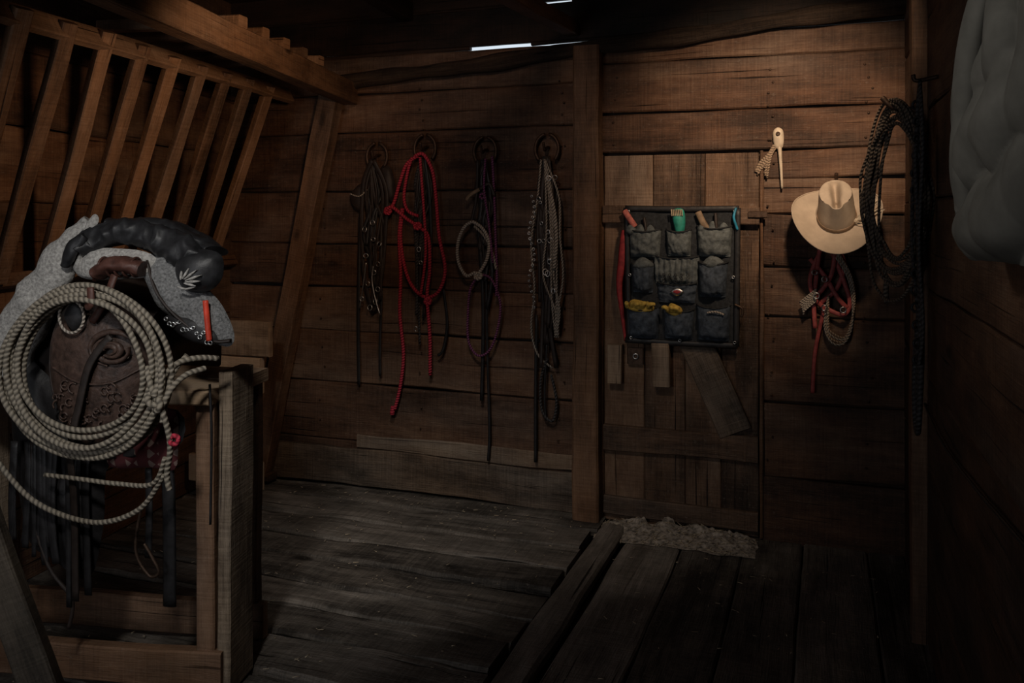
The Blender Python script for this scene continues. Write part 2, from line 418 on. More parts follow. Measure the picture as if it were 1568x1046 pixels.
# ------------------------------------------------------------------ hay rack
w = MB()
hd = V((.194, -.981, 0)); hp = V((-2.438, -.03, 2.17))
w.plank(hp, hp+hd*3.4+V((0, 0, .02)), (0, 0, 1), .09, .115, M_slat, wob=.003, seg=20)
st = V((-2.72, -.40, 2.13)); sb = V((-3.13, -.32, 1.27)); sd_ = V((.135, -.99, 0))
for i in range(13):
    o = sd_*(.212*i)
    j = random.uniform(-.01, .01)
    w.plank(st+o+V((.02, 0, .05+j)), sb+o+V((0, j, -.03)), (.9, -.15, .4), .058, .04, M_slat, wob=.003)
w.plank(st+V((-.03, .25, .03)), st+sd_*3.0+V((-.03, 0, .03)), (1, 0, .5), .085, .035, M_slat)
w.plank(sb+V((-.05, .25, -.03)), sb+sd_*3.0+V((-.05, 0, -.03)), (1, 0, .5), .06, .04, M_wall)
for i in range(5):
    c = hp+hd*(.55+.21*i)+V((0, 0, .082))
    w.plank(c+V((.05, 0, 0)), c+V((-.62, -.05, .02)), (0, 0, 1), .055, .045, M_slat)
w.done('hay_rack')
w = MB()
w.plank((-3.12, -.50, .865), (-2.61, -.52, .87), (0, -1, 0), .18, .035, M_pale)
w.plank((-3.12, -.50, .68), (-2.66, -.52, .68), (0, -1, 0), .18, .035, M_pale)
w.plank((-3.12, -.50, .17), (-2.66, -.52, .17), (0, -1, 0), .14, .035, M_pale)
w.plank((-2.78, -.46, .0), (-2.78, -.46, .93), (0, -1, 0), .08, .045, M_beam)
w.done('feed_manger')

# ------------------------------------------------------------------ saddle stand
A11 = math.radians(11)
w = MB()
w.plank((.02, .01, 0), (.02, .01, 1.0), (1, 0, 0), .165, .045, M_grey, wob=.006, w1=.155, seg=30)
w.plank((-.04, -.055, 0), (-.04, -.055, .905), (0, -1, 0), .06, .05, M_beam, wob=.002)
w.plank((-1.02, -.02, .928), (-.005, -.02, .928), (0, 0, 1), .20, .045, M_pale, wob=.004)
w.plank((-1.02, .20, .928), (-.005, .20, .928), (0, 0, 1), .22, .045, M_pale, wob=.004)
w.plank((-1.0, -.07, .07), (.02, -.07, .07), (0, -1, 0), .115, .045, M_beam, wob=.005)
w.plank((-1.0, .27, .07), (.0, .27, .07), (0, -1, 0), .12, .04, M_beam, wob=.005)
w.plank((-.98, .05, 0), (-.98, .05, .905), (1, 0, 0), .36, .045, M_grey)
w.plank((-.06, .28, 0), (-.06, .28, .905), (0, -1, 0), .07, .05, M_beam)
w.done('saddle_stand', (-1.776, -1.923, 0), A11)
w = MB()
w.plank((-1.785, -2.502, 0), (-2.06, -2.6, .82), (.4, -.9, .1), .09, .045, M_dgrey)
w.done('leaning_board')

# ------------------------------------------------------------------ saddle  (elevation grid: 505 units = 1 m)
def S(a, b, d=0): return V(((a-160)/505, d, (560-b)/505))
F = (0, -1, 0)
SL = (-1.975, -2.13, 1.058)
w = MB()
prof = [(-.27, -.20), (-.275, -.1), (-.27, .02), (-.25, .14), (-.2, .22), (-.12, .27), (0, .29), (.12, .27), (.2, .22), (.25, .14), (.27, .02), (.275, -.1), (.27, -.22)]
pp = catmull([(0, a, b) for a, b in prof], 3)
def body(i, j):
    x = -.46+.46*i; q = pp[min(len(pp)-1, int(round(j*(len(pp)-1))))]
    e = math.sin(math.pi*min(1, max(0, i*.9+.05)))**.35
    sag = .07*math.sin(math.pi*i)
    return V((x, .32+q.y*(.85+.15*e), q.z*e-sag*.5*(q.z > 0)+.01*noise.noise(V((x*8, q.y*8, q.z*8)))))
w.grid(body, 26, len(pp)-1, M_dark)
w.puff([S(-60, 560, .03), S(20, 600, .02), S(110, 640, .0), S(235, 640, .01), S(235, 700, 0), S(128, 720, 0), S(115, 820, .0), S(90, 905, .0), S(30, 880, .0), S(-30, 830, .02)], F, .04, M_black, fold=.008, ff=60, c=S(60, 720, 0))
# fleece underside: left drape, crest
w.tube([S(-70, 580, .02), S(-25, 515, .0), S(18, 452, -.01), S(56, 398, 0), S(90, 356, .03)], lambda k: (.092-.050*k)*(1+.05*math.sin(k*30)), M_fleece, t=.045, n=28, sub=14, crumple=.010, cf=9)
w.puff([S(70, 420, -.02), S(86, 372, -.02), S(97, 340, .0), S(110, 350, -.01), S(96, 385, -.03), S(84, 425, -.03)], F, .02, M_fleece)
w.puff([S(70, 425, -.01), S(100, 395, -.02), S(150, 392, -.02), S(200, 400, -.02), S(215, 430, -.01), S(150, 440, -.01), S(90, 440, -.01)], F, .035, M_fleece, rough=.01)
w.puff([S(180, 405), S(235, 400), S(285, 450), S(312, 480), S(330, 520), S(322, 540), S(290, 532), S(240, 505), S(205, 480), S(185, 440)], F, .045, M_denim, rough=.015)
w.tube([S(198, 410, -.02), S(215, 455, -.03), S(250, 495, -.03), S(300, 528, -.02), S(328, 530, -.01)], .006, M_dark, t=.02)
# black crumpled leather cover folded over the crest, ending in an embroidered corner
w.tube([S(84, 400, -.03), S(96, 380, -.01), S(125, 371, .0), S(165, 371, .0), S(205, 378, .0), S(240, 390, -.01), S(268, 406, -.02), S(288, 424, -.03)],
       lambda k: .044*(1-.55*max(0, 1-k*9))+.006*max(0, k-.6)/.4, M_pad, t=lambda k: .040, n=44, sub=24, crumple=.015, cf=10)
w.puff([S(248, 408, -.03), S(280, 392, -.03), S(316, 400, -.03), S(320, 430, -.03), S(303, 452, -.03), S(270, 458, -.03), S(248, 438, -.03)], F, .052, M_pad, fold=.003, ff=60, rough=.004)
w.tube([S(112, 352, .04), S(160, 353, .06), S(205, 356, .06), S(255, 374, .05), S(296, 396, .02)], .016, M_pad, t=.05, n=28, sub=18, crumple=.010, cf=11)
w.tube([S(66, 418, -.045), S(80, 394, -.055), S(98, 372, -.045)], lambda k: .014+.008*math.sin(k*3), M_pad, t=.016, n=20, sub=10, crumple=.005)
for q, a in enumerate((-15, 4, 22, 41, 62, 86)):
    r = math.radians(a); c = (268, 440); Lm = (24, 30, 34, 33, 27, 19)[q]
    pts = [S(c[0]+s*Lm*math.cos(r), c[1]-s*Lm*.85*math.sin(r), -.084-.003*math.sin(s*3)) for s in (.25, .6, 1)]
    w.tube(pts, lambda k: .0036*math.sin(math.pi*min(.92, max(.12, k)))+.0005, M_fleece, t=.006, n=6)
w.tube([S(262, 447, -.080), S(275, 450, -.082), S(290, 446, -.08)], .003, M_fleece, t=.005)
# horn wrap
w.tube([S(128, 428, -.06), S(160, 414, -.07), S(200, 422, -.06)], .024, M_horn, t=.04, n=24, sub=12, crumple=.005, cf=22)
for q in range(5):
    w.ring(S(138+q*13, 419, -.065), .030, .004, M_horn, nrm=(1, 0, 0), rz=.028)
w.tube([S(160, 430, -.08), S(150, 470, -.10), S(130, 500, -.1)], .012, M_horn, t=.006)
w.tube([S(120, 440, -.06), S(128, 425, -.075), S(140, 408, -.07)], .008, M_horn, t=.006)
# tooled fender
w.puff([S(55, 490, -.03), S(105, 455, -.03), S(155, 465, -.03), S(200, 510, -.03), S(212, 580, -.03), S(190, 650, -.03), S(140, 700, -.03), S(80, 690, -.03), S(45, 620, -.03), S(38, 540, -.03)], F, .075, M_brown)
cx, cy = 165, 540
for R0, s0 in ((34, 0), (24, 2), (14, 4), (8, 5)):
    pts = [S(cx+R0*1.1*math.cos(s0+a*.5), cy-R0*.75*math.sin(s0+a*.5), -.102-.002*(30-R0)*.3) for a in range(0, 10)]
    w.tube(pts, lambda k: .009*math.sin(math.pi*min(.93, max(.12, k)))+.001, M_brown, t=.010, n=6)
w.tube([S(60, 570, -.085), S(110, 590, -.105), S(160, 590, -.10), S(200, 570, -.07)], .004, M_brown, t=.006)
w.tube([S(62, 500, -.06), S(46, 545, -.055), S(52, 610, -.06), S(85, 665, -.065)], .004, M_dark, t=.006)
for k in range(60):
    a = random.uniform(55, 200); b = random.uniform(592, 690)
    if ((a-125)/75)**2+((b-590)/100)**2 > 1: continue
    h = -.03-.075*math.sqrt(max(0, 1-((a-125)/88)**2-((b-585)/122)**2))-.002
    w.ring(S(a, b, h), random.uniform(.007, .016), .003, M_brown, n=10, tn=5, a0=random.uniform(0, 90), a1=random.uniform(220, 340))
w.ring(S(102, 492, -.115), .040, .0045, M_cream, rz=.048)
w.puff([S(84, 490, -.10), S(102, 468, -.10), S(120, 490, -.10), S(102, 516, -.10)], F, .015, M_black)
# straps
w.tube([S(165, 520, -.115), S(135, 560, -.125), S(118, 620, -.125), S(102, 690, -.12), S(97, 780, -.09), S(92, 925, -.07)], .012, M_dark, t=.003)
w.tube([S(82, 700, -.07), S(76, 780, -.06), S(74, 940, -.05)], .009, M_black, t=.004)
w.tube([S(218, 720, .01), S(221, 800, .01), S(219, 945, .02)], .022, M_black, t=.006)
w.tube([S(190, 730, .0), S(191, 800, .0), S(186, 870, .01)], .012, M_black, t=.004)
w.tube([S(285, 600, .02), S(288, 680, .02), S(286, 815, .02)], .004, M_black)
w.tube([S(12, 690, -.05), S(15, 800, -.05), S(40, 880, -.05), S(75, 930, -.04), S(70, 975, -.04)], .006, M_dark)
for k in range(18):
    a = random.uniform(-20, 112)
    w.tube([S(a, 690, -.05), S(a+random.uniform(-6, 6), 780, -.058), S(a+random.uniform(-10, 10), random.uniform(840, 925), -.05)], random.uniform(.004, .015), M_black, t=.003)
w.puff([S(115, 640, -.005), S(185, 636, -.005), S(236, 640, -.005), S(240, 690, -.005), S(234, 730, -.005), S(190, 728, -.005), S(128, 730, -.005), S(114, 690, -.005)], F, .03, M_woven, fold=.004, ff=80, sub=3)
w.tube([S(188, 780, -.03), S(178, 850, -.03), S(200, 888, -.03), S(216, 882, -.03), S(205, 860, -.03), S(192, 840, -.03)], .005, M_iron)
for k in range(14):
    w.ring(S(232+k*5.5, 500+k*2+random.uniform(-7, 7), -.045), random.uniform(.004, .007), .0025, M_silver, n=10, tn=5)
w.puff([S(225, 496, -.03), S(262, 494, -.03), S(305, 515, -.03), S(306, 535, -.03), S(260, 528, -.03)], F, .015, M_black)
w.tube([S(297, 468, -.05), S(300, 500, -.05), S(303, 528, -.05)], .009, M_orange, t=.008)
w.done('western_saddle', SL, A11)
# lariat
w = MB()
strands = [(134, 571, 132, 127, 0), (130, 569, 128, 123, 1), (136, 574, 122, 121, 2), (131, 568, 119, 116, 3), (135, 571, 114, 112, 4), (131, 569, 109, 108, 5), (134, 566, 104, 102, 6), (129, 562, 99, 97, 7)]
for cx, cy, ra, rb, k in strands:
    pts = []
    for i in range(28):
        a = 2*math.pi*i/28
        d = -.13-.010*(k % 3)-.012*math.sin(a*2+k)-(.008 if k % 2 else 0)
        pts.append(S(cx+ra*math.cos(a)+2.5*math.sin(3*a+k*1.3), cy-rb*math.sin(a)+2.5*math.sin(2*a+k*2.1), d))
    w.tube(pts, .0085, M_lariat, closed=True, sub=3, n=10)
w.tube([S(150, 446, -.165), S(152, 470, -.17), S(140, 474, -.155)], .012, M_horn, t=.006)
w.ring(S(250, 604, -.165), .018, .009, M_lariat, nrm=(.3, -1, .4))
w.ring(S(256, 612, -.17), .016, .009, M_lariat, nrm=(-.6, -1, .1))
w.tube([S(232, 560, -.145), S(246, 590, -.165), S(262, 620, -.165), S(270, 670, -.15), S(262, 715, -.14), S(266, 738, -.14)], .0085, M_lariat)
w.tube([S(252, 600, -.175), S(258, 575, -.15), S(272, 556, -.11), S(294, 552, -.07), S(312, 556, -.03)], .0085, M_lariat)
w.tube([S(262, 615, -.165), S(270, 590, -.14), S(282, 574, -.10), S(300, 568, -.06)], .0085, M_lariat)
w.tube([S(258, 640, -.15), S(262, 600, -.14), S(266, 570, -.12), S(276, 548, -.08)], .0085, M_lariat)
w.tube([S(258, 715, -.14), S(215, 770, -.12), S(150, 796, -.11), S(80, 790, -.1), S(20, 762, -.1), S(-40, 700, -.1)], .008, M_lariat)
w.tube([S(60, 728, -.12), S(120, 732, -.12), S(180, 736, -.12), S(240, 730, -.14), S(262, 690, -.15)], .007, M_lariat)
w.ring(S(276, 664, -.15), .012, .007, M_redrope, nrm=(.3, -1, .1))
w.done('lariat_rope', SL, A11)

# ------------------------------------------------------------------ tack on the wall
class G:
    def __init__(s, u0, x0, kx, kz): s.u0, s.x0, s.kx, s.kz = u0, x0, kx, kz
    def __call__(s, a, b, d=.04): return V((s.x0+(a-s.u0)*s.kx, -d, 1.483-(b-333)*s.kz))
def hook(w, g, cx, cy):
    c = g(cx, cy, .05)
    w.ring(c, .062, .009, M_iron, rz=.075, a0=-50, a1=80, n=12)
    w.ring(c, .062, .009, M_iron, rz=.075, a0=100, a1=230, n=12)
    w.tube([g(cx, cy-3, .012), g(cx, cy-2, .05), g(cx, cy+3, .09), g(cx, cy-8, .11)], .007, M_iron)
def clutter(w, g, cx, y0, y1, hw, mats, n, rr=(.004, .011)):
    for i in range(n):
        a = cx+random.uniform(-hw, hw)*.6; e = y0+(y1-y0)*random.uniform(.45, 1)
        pts = [g(cx+random.uniform(-4, 4), y0, .07)]
        for k in (.25, .5, .75, 1):
            pts.append(g(a+random.uniform(-hw, hw)*.45, y0+(e-y0)*k, random.uniform(.035, .075)))
        w.tube(pts, random.uniform(*rr), random.choice(mats), t=.003, sub=5)
def buckle(w, g, a, b, r=.013):
    w.ring(g(a, b, .085), r, .003, M_silver, rz=r*random.uniform(.8, 1.3), n=12, tn=5, nrm=(random.uniform(-.3, .3), -1, random.uniform(-.3, .3)))
# 1
g = G(580, -2.274, .00407, .0036); w = MB(); hook(w, g, 584, 240)
clutter(w, g, 580, 245, 480, 17, [M_black, M_dark, M_dark], 18)
w.tube([g(582, 246, .09), g(566, 280, .07), g(562, 350, .06), g(566, 420, .06), g(580, 472, .06), g(592, 420, .06), g(598, 350, .06), g(600, 290, .07), g(584, 246, .09)], .012, M_dark, t=.004)
w.puff([g(545, 292), g(560, 280), g(566, 300), g(560, 322), g(548, 318), g(542, 304)], F, .02, M_dark)
w.puff([g(588, 258), g(600, 254), g(608, 270), g(610, 300), g(602, 308), g(594, 290)], F, .03, M_dark)
w.tube([g(545, 296, .06), g(560, 300, .07), g(572, 290, .07)], .004, M_cream)
w.tube([g(557, 330), g(556, 450, .05), g(555, 520, .045), g(556, 588, .045)], .010, M_black, t=.004)
w.tube([g(590, 440), g(588, 520, .045), g(588, 572, .045)], .008, M_black, t=.004)
for a, b in ((583, 365), (572, 390), (590, 402), (584, 415), (575, 432), (590, 440), (586, 458), (578, 468), (582, 340), (592, 372), (570, 350), (566, 455)): buckle(w, g, a, b)
w.tube([g(584, 405, .09), g(582, 425, .09), g(586, 450, .09), g(594, 478, .09)], .005, M_silver)
w.tube([g(572, 400, .08), g(568, 430, .08), g(562, 470, .08)], .004, M_silver)
w.done('leather_bridle')
# 2
g = G(645, -2.016, .00385, .00353); w = MB(); hook(w, g, 657, 228)
clutter(w, g, 655, 240, 540, 14, [M_black, M_dark, M_blkrope], 18)
R = .0095
w.tube([g(648, 240, .10), g(662, 238, .11), g(673, 262, .09), g(676, 300, .07), g(681, 360, .07), g(690, 410, .07), g(680, 443, .07), g(660, 452, .07), g(640, 436, .07), g(628, 405, .07), g(622, 360, .07), g(626, 318, .07)], R, M_redrope)
w.tube([g(652, 240, .10), g(634, 252, .09), g(622, 280, .08), g(612, 312, .08), g(600, 326, .09), g(612, 316, .10), g(634, 334, .09), g(655, 348, .09), g(666, 362, .08), g(668, 410, .08), g(664, 450, .08), g(667, 510, .07), g(665, 570, .05)], R, M_redrope)
w.tube([g(644, 242, .10), g(636, 262, .09), g(630, 300, .09), g(636, 322, .09), g(652, 330, .09)], R*.9, M_redrope)
w.tube([g(657, 242, .11), g(660, 300, .10), g(664, 360, .10), g(662, 400, .09), g(654, 450, .08)], R*.8, M_redrope)
w.tube([g(626, 318, .08), g(620, 360, .07), g(621, 420, .06), g(619, 480, .055), g(624, 540, .05), g(619, 590, .05), g(610, 627, .05)], R, M_redrope)
w.ring(g(605, 322, .09), .016, .009, M_redrope); w.ring(g(665, 458, .08), .014, .009, M_redrope, nrm=(.5, -1, 0))
w.ring(g(652, 345, .1), .016, .009, M_redrope, nrm=(.3, -1, .5))
w.tube([g(608, 622, .05), g(606, 634, .05)], .013, M_redrope)
w.tube([g(685, 440, .05), g(690, 490, .045), g(684, 530, .045), g(676, 540, .045)], .008, M_black, t=.004)
for a, b in ((655, 400), (648, 500), (652, 380)): buckle(w, g, a, b, .01)
w.done('red_rope_halter')
# 3
g = G(740, -1.655, .00368, .00344); w = MB(); hook(w, g, 748, 232)
clutter(w, g, 748, 245, 470, 13, [M_black, M_dark], 14)
w.tube([g(733, 338, .09), g(720, 348, .09), g(711, 372, .09), g(712, 400, .09), g(724, 420, .09), g(738, 415, .09), g(742, 425, .09)], .009, M_cream)
w.tube([g(733, 338, .09), g(748, 348, .09), g(758, 368, .09), g(755, 395, .09), g(742, 418, .09)], .009, M_cream)
w.tube([g(736, 345, .09), g(750, 360, .08), g(762, 385, .08), g(768, 410, .08)], .007, M_braid)
w.tube([g(742, 246, .1), g(738, 300, .08), g(730, 340, .08)], .008, M_dark, t=.004)
w.tube([g(762, 240, .08), g(764, 300, .07), g(766, 360, .07), g(768, 420, .07), g(767, 450, .07)], .007, M_purple)
w.tube([g(754, 244, .10), g(752, 290, .10), g(758, 340, .09), g(764, 400, .09)], .006, M_purple)
w.tube([g(742, 420, .08), g(728, 440, .07), g(723, 480, .06), g(724, 520, .06), g(738, 541, .06), g(756, 532, .06), g(768, 500, .06), g(772, 460, .06), g(760, 425, .07), g(745, 418, .08)], .0065, M_purple)
w.tube([g(744, 290, .09), g(730, 298, .09), g(724, 306, .09)], .010, M_band, t=.005)
w.tube([g(744, 290, .09), g(758, 282, .09), g(765, 300, .08)], .009, M_dark, t=.005)
w.tube([g(742, 380, .06), g(745, 480, .05), g(742, 610, .045)], .009, M_black, t=.004)
w.tube([g(750, 380, .06), g(751, 520, .05), g(754, 650, .045), g(752, 700, .045)], .007, M_black, t=.004)
w.ring(g(742, 420, .09), .016, .010, M_cream, nrm=(0, -1, .6))
w.ring(g(748, 300, .09), .012, .006, M_purple)
w.done('bosal_hackamore')
# 4
g = G(845, -1.278, .0035, .00335); w = MB(); hook(w, g, 842, 228)
clutter(w, g, 842, 240, 560, 15, [M_black, M_dark, M_dark], 24)
for i in range(6):
    a = 840+i*4
    w.tube([g(842, 245, .085), g(a+random.uniform(-4, 4), 300, .08), g(a+4+random.uniform(-4, 4), 360, .085), g(a+4+random.uniform(-5, 5), 420, .08), g(858+random.uniform(-5, 6), 470, .08), g(858+random.uniform(-3, 3), 512, .07)], .0055, M_braid)
w.tube([g(850, 290, .09), g(858, 330, .095), g(860, 370, .095), g(856, 410, .09)], .010, M_braid, t=.005)
w.tube([g(836, 245, .08), g(830, 300, .07), g(820, 370, .07), g(824, 440, .06), g(818, 500, .05), g(828, 540, .05), g(850, 560, .045)], .0055, M_braid)
for i in range(22):
    buckle(w, g, 822+4*math.sin(i*.7), 300+i*8, .006)
for i in range(16): buckle(w, g, 844+random.uniform(-14, 16), random.uniform(255, 480), random.uniform(.007, .014))
w.tube([g(843, 545, .05), g(832, 580, .045), g(834, 625, .045), g(850, 640, .045), g(856, 610, .045), g(848, 570, .045)], .007, M_blkrope)
w.tube([g(826, 480, .05), g(824, 600, .045), g(824, 705, .045)], .008, M_black, t=.004)
w.tube([g(842, 520, .05), g(838, 600, .045), g(840, 640, .045)], .006, M_black, t=.004)
w.done('braided_rein_bridle')

# ------------------------------------------------------------------ pocket organiser
g = G(1045, -.614, .00314, .00318); w = MB()
fr = 0.085
w.grid(lambda i, j: g(962+168*i, 320+200*j, fr-.02+.006*noise.noise(V((i*4, j*4, 0)))), 20, 24, M_panel)
w.grid(lambda i, j: g(962+168*i, 320+200*j, .062), 2, 2, M_panel)
for a, b in (((960, 318), (1132, 319)), ((1130, 318), (1128, 522)), ((960, 520), (1130, 521)), ((962, 318), (966, 520))):
    w.tube([g(*a, fr-.012), g((a[0]+b[0])/2, (a[1]+b[1])/2+1, fr-.012), g(*b, fr-.012)], .014, M_black, t=.006)
for a, b in ((966, 323), (1126, 323), (1124, 420), (968, 420), (1126, 516), (970, 516), (1045, 517)):
    w.ring(g(a, b, fr+.0), .006, .0025, M_silver, n=12, tn=5)
def pocket(a0, b0, a1, b1, mat, bulge=.04, pleat=0, taper=.1):
    def fn(i, j):
        k = taper*(a1-a0)*(.5-i)*j
        sag = 4*math.sin(math.pi*i)*(1-j)
        wrn = .013*noise.noise(V((a0+i*3, b0+j*4, 0)))+.008*noise.noise(V((a0+i*9, b0+j*9, 4)))
        bl = bulge*math.sin(math.pi*i)**.4*(.6+.4*math.sin(math.pi*(.1+.8*j)))*(1 if j < .93 else .35)
        return g(a0+(a1-a0)*i+k, b0+(b1-b0)*j+sag, fr-.015+bl+wrn+pleat*math.sin(i*50)*(1-j*.3))
    w.grid(fn, 24 if not pleat else 60, 16, mat)
    tp = [fn(i/10, 0)+V((0, -.003, 0)) for i in range(11)]
    w.tube(tp, .004, M_panel, sub=2)
pocket(966, 350, 1016, 392, M_canvas, .05)
pocket(1024, 350, 1062, 390, M_canvas, .045)
pocket(1070, 345, 1122, 390, M_canvas, .055)
pocket(1004, 390, 1074, 432, M_canvas, .035, .004)
pocket(970, 402, 1006, 446, M_canvas2, .06, 0, .15)
pocket(1072, 398, 1116, 450, M_canvas2, .065, 0, .15)
pocket(1010, 430, 1070, 460, M_canvas2, .03)
pocket(964, 468, 1014, 516, M_canvas2, .06)
pocket(1020, 470, 1066, 514, M_canvas2, .055)
pocket(1070, 462, 1120, 514, M_canvas2, .065)
for a, b in ((970, 345), (985, 346), (1000, 347), (1080, 342), (1110, 343), (1094, 341)):
    w.puff([g(a-9, b+8, fr), g(a, b-4, fr), g(a+9, b+8, fr), g(a, b+14, fr)], F, .02, M_canvas)
for a, b in ((988, 398), (1094, 394)):
    w.puff([g(a-16, b+8, fr+.01), g(a, b-6, fr+.01), g(a+18, b+6, fr+.01), g(a, b+14, fr+.01)], F, .03, M_canvas)
w.puff([g(1032, 443, fr+.028), g(1042, 437, fr+.028), g(1052, 443, fr+.028), g(1042, 449, fr+.028)], F, .006, M_silver)
w.puff([g(1036, 443, fr+.034), g(1042, 440, fr+.034), g(1048, 443, fr+.034), g(1042, 446, fr+.034)], F, .004, M_redcloth)
for i in range(5):
    for j in range(3): w.ring(g(1022+i*9, 418+j*5, fr+.03), .006, .0015, M_black, n=8, tn=4)
w.puff([g(1034, 322, fr), g(1050, 320, fr), g(1053, 345, fr), g(1044, 366, fr), g(1036, 345, fr)], F, .022, M_green)
for i in range(7): w.tube([g(1034+i*2.6, 330, fr+.02), g(1033+i*2.6, 320, fr+.02)], .003, M_straw)
w.tube([g(1072, 324, fr), g(1080, 340, fr+.01), g(1088, 352, fr+.01)], .016, M_band, t=.01)
w.tube([g(1098, 326, fr), g(1099, 340, fr+.01), g(1100, 352, fr+.01)], .008, M_dark, t=.008)
w.tube([g(990, 332, fr), g(993, 345, fr+.01), g(994, 356, fr+.01)], .007, M_dark, t=.007)
w.tube([g(1128, 318, fr), g(1125, 332, fr+.01), g(1130, 350, fr)], .006, M_blue)
for cx0, cy0, n_, sp_ in ((985, 464, 8, 20), (1038, 468, 4, 11)):
    w.puff([g(cx0-sp_, cy0+6, fr+.02), g(cx0-sp_*.6, cy0-7, fr+.02), g(cx0+sp_*.3, cy0-5, fr+.02), g(cx0+sp_, cy0, fr+.02), g(cx0+sp_, cy0+9, fr+.02), g(cx0, cy0+12, fr+.02)], F, .025, M_yellow, rough=.012)
    for q in range(n_):
        a = cx0-sp_*.9+2*sp_*q/n_+random.uniform(-2, 2); r = math.radians(random.uniform(-65, 65)); l = random.uniform(7, 11)
        w.tube([g(a, cy0+4, fr+.035), g(a+l*.5*math.sin(r), cy0-l*.3*math.cos(r), fr+.055), g(a+l*1.2*math.sin(r), cy0-l*.6*math.cos(r)+2, fr+.045)], lambda k: .012*(1-.25*k), M_yellow, t=.010)
w.tube([g(1088, 472, fr+.05), g(1100, 470, fr+.055), g(1112, 474, fr+.05)], .005, M_cream)
w.tube([g(960, 322, fr), g(967, 332, fr+.01), g(976, 346, fr)], .015, M_pink, t=.012)
w.tube([g(958, 352, .06), g(957, 368, .065), g(954, 400, .065), g(950, 440, .065), g(956, 490, .065), g(960, 522, .06)], lambda k: .014+.006*math.sin(k*5), M_redcloth, t=.012)
w.tube([g(1126, 460, fr), g(1137, 466, fr), g(1136, 478, fr)], .006, M_iron)
w.done('pocket_tool_organizer')

# ------------------------------------------------------------------ hoof knife with leather thong
g = G(1195, -.159, .0029, .00306); w = MB()
w.tube([g(1191, 206, .03), g(1194, 225, .03), g(1196, 250, .035), g(1198, 288, .03)], lambda k: .013-.008*k, M_bone, t=.009)
w.puff([g(1184, 202, .03), g(1192, 195, .03), g(1200, 202, .03), g(1199, 225, .03), g(1187, 225, .03)], F, .015, M_bone)
w.ring(g(1192, 205, .048), .006, .004, M_iron)
for i in range(8):
    w.tube([g(1188, 226, .03), g(1178+random.uniform(-3, 3), 240, .04), g(1166+random.uniform(-8, 9), 262+random.uniform(-6, 12), .03)], .005, M_tanrope, t=.003)
w.tube([g(1186, 222, .03), g(1178, 236, .04), g(1165, 248, .03), g(1158, 262, .03)], .009, M_tanrope, t=.005)
w.done('hoof_knife')

# ------------------------------------------------------------------ hat
w = MB()
def hatf(i, j):
    th = 2*math.pi*i; c, s = math.cos(th), math.sin(th)
    if j < .42:
        k = j/.42; r = 1-k
        rx = .080+(.185-.080)*r; ry = .097+(.205-.097)*r
        z = .062*(r**1.8)*(abs(c)**2.2)-.014*r*abs(s)
    else:
        k = (j-.42)/.58
        if k < .62:
            q = k/.62; rx = .080-.012*q; ry = .097-.010*q; z = .150*q**.9
            if s < 0: rx -= .012*q*abs(s)
        else:
            q = (k-.62)/.38; rx = .068*(1-q); ry = .087*(1-q)
            z = .150+.022*math.sin(q*math.pi*.5)
            z -= .070*math.exp(-((rx*c)/.018)**2)*q**.4
            z -= .012*q
            if s < 0: z -= .022*(1-q)*abs(s)
        if s < -.05 and k > .15:
            z -= .010*k*abs(s)
            rx *= 1-.24*math.exp(-((abs(c)-.62)/.25)**2)*min(1, (k-.15)*2)
            ry *= 1-.16*math.exp(-((abs(c)-.62)/.25)**2)*min(1, (k-.15)*2)
    return V((rx*c, ry*s, z))
w.grid(hatf, 80, 56, M_hat, closeu=True)
w.tube([(.081*math.cos(a), .098*math.sin(a), .012) for a in [2*math.pi*i/32 for i in range(32)]], .003, M_band, t=.010, ref=(0, 0, 1), closed=True, raw=True)
w.tube([hatf(i/64, 0) for i in range(64)], .003, M_hat, ref=(0, 0, 1), closed=True, raw=True)
for i in range(11):
    a = random.uniform(-.3, .35)
    p0 = V((.074, -.05, .022)); d = V((math.cos(a+.45), math.sin(a+.45)*.8, .5+random.uniform(-.15, .25)))
    w.tube([p0, p0+d*.04, p0+d*random.uniform(.08, .12)], lambda k: .007*math.sin(math.pi*min(.97, max(.08, k)))+.001, M_feather, t=.0015, ref=(0, -.5, 1))
w.tube([V((.07, -.055, .02)), V((.10, -.075, .03)), V((.12, -.10, .02))], .005, M_feather, t=.002)
w.ring((.077, -.045, .016), .010, .004, M_feather, nrm=(.7, -.6, .3))
w.done('cowboy_hat', (.085, -.165, 1.484), rot=(math.radians(44), math.radians(-4), 0))
w = MB()
w.tube([(.085, .0, 1.66), (.085, -.05, 1.66), (.085, -.07, 1.685)], .008, M_iron); w.done('coat_peg')

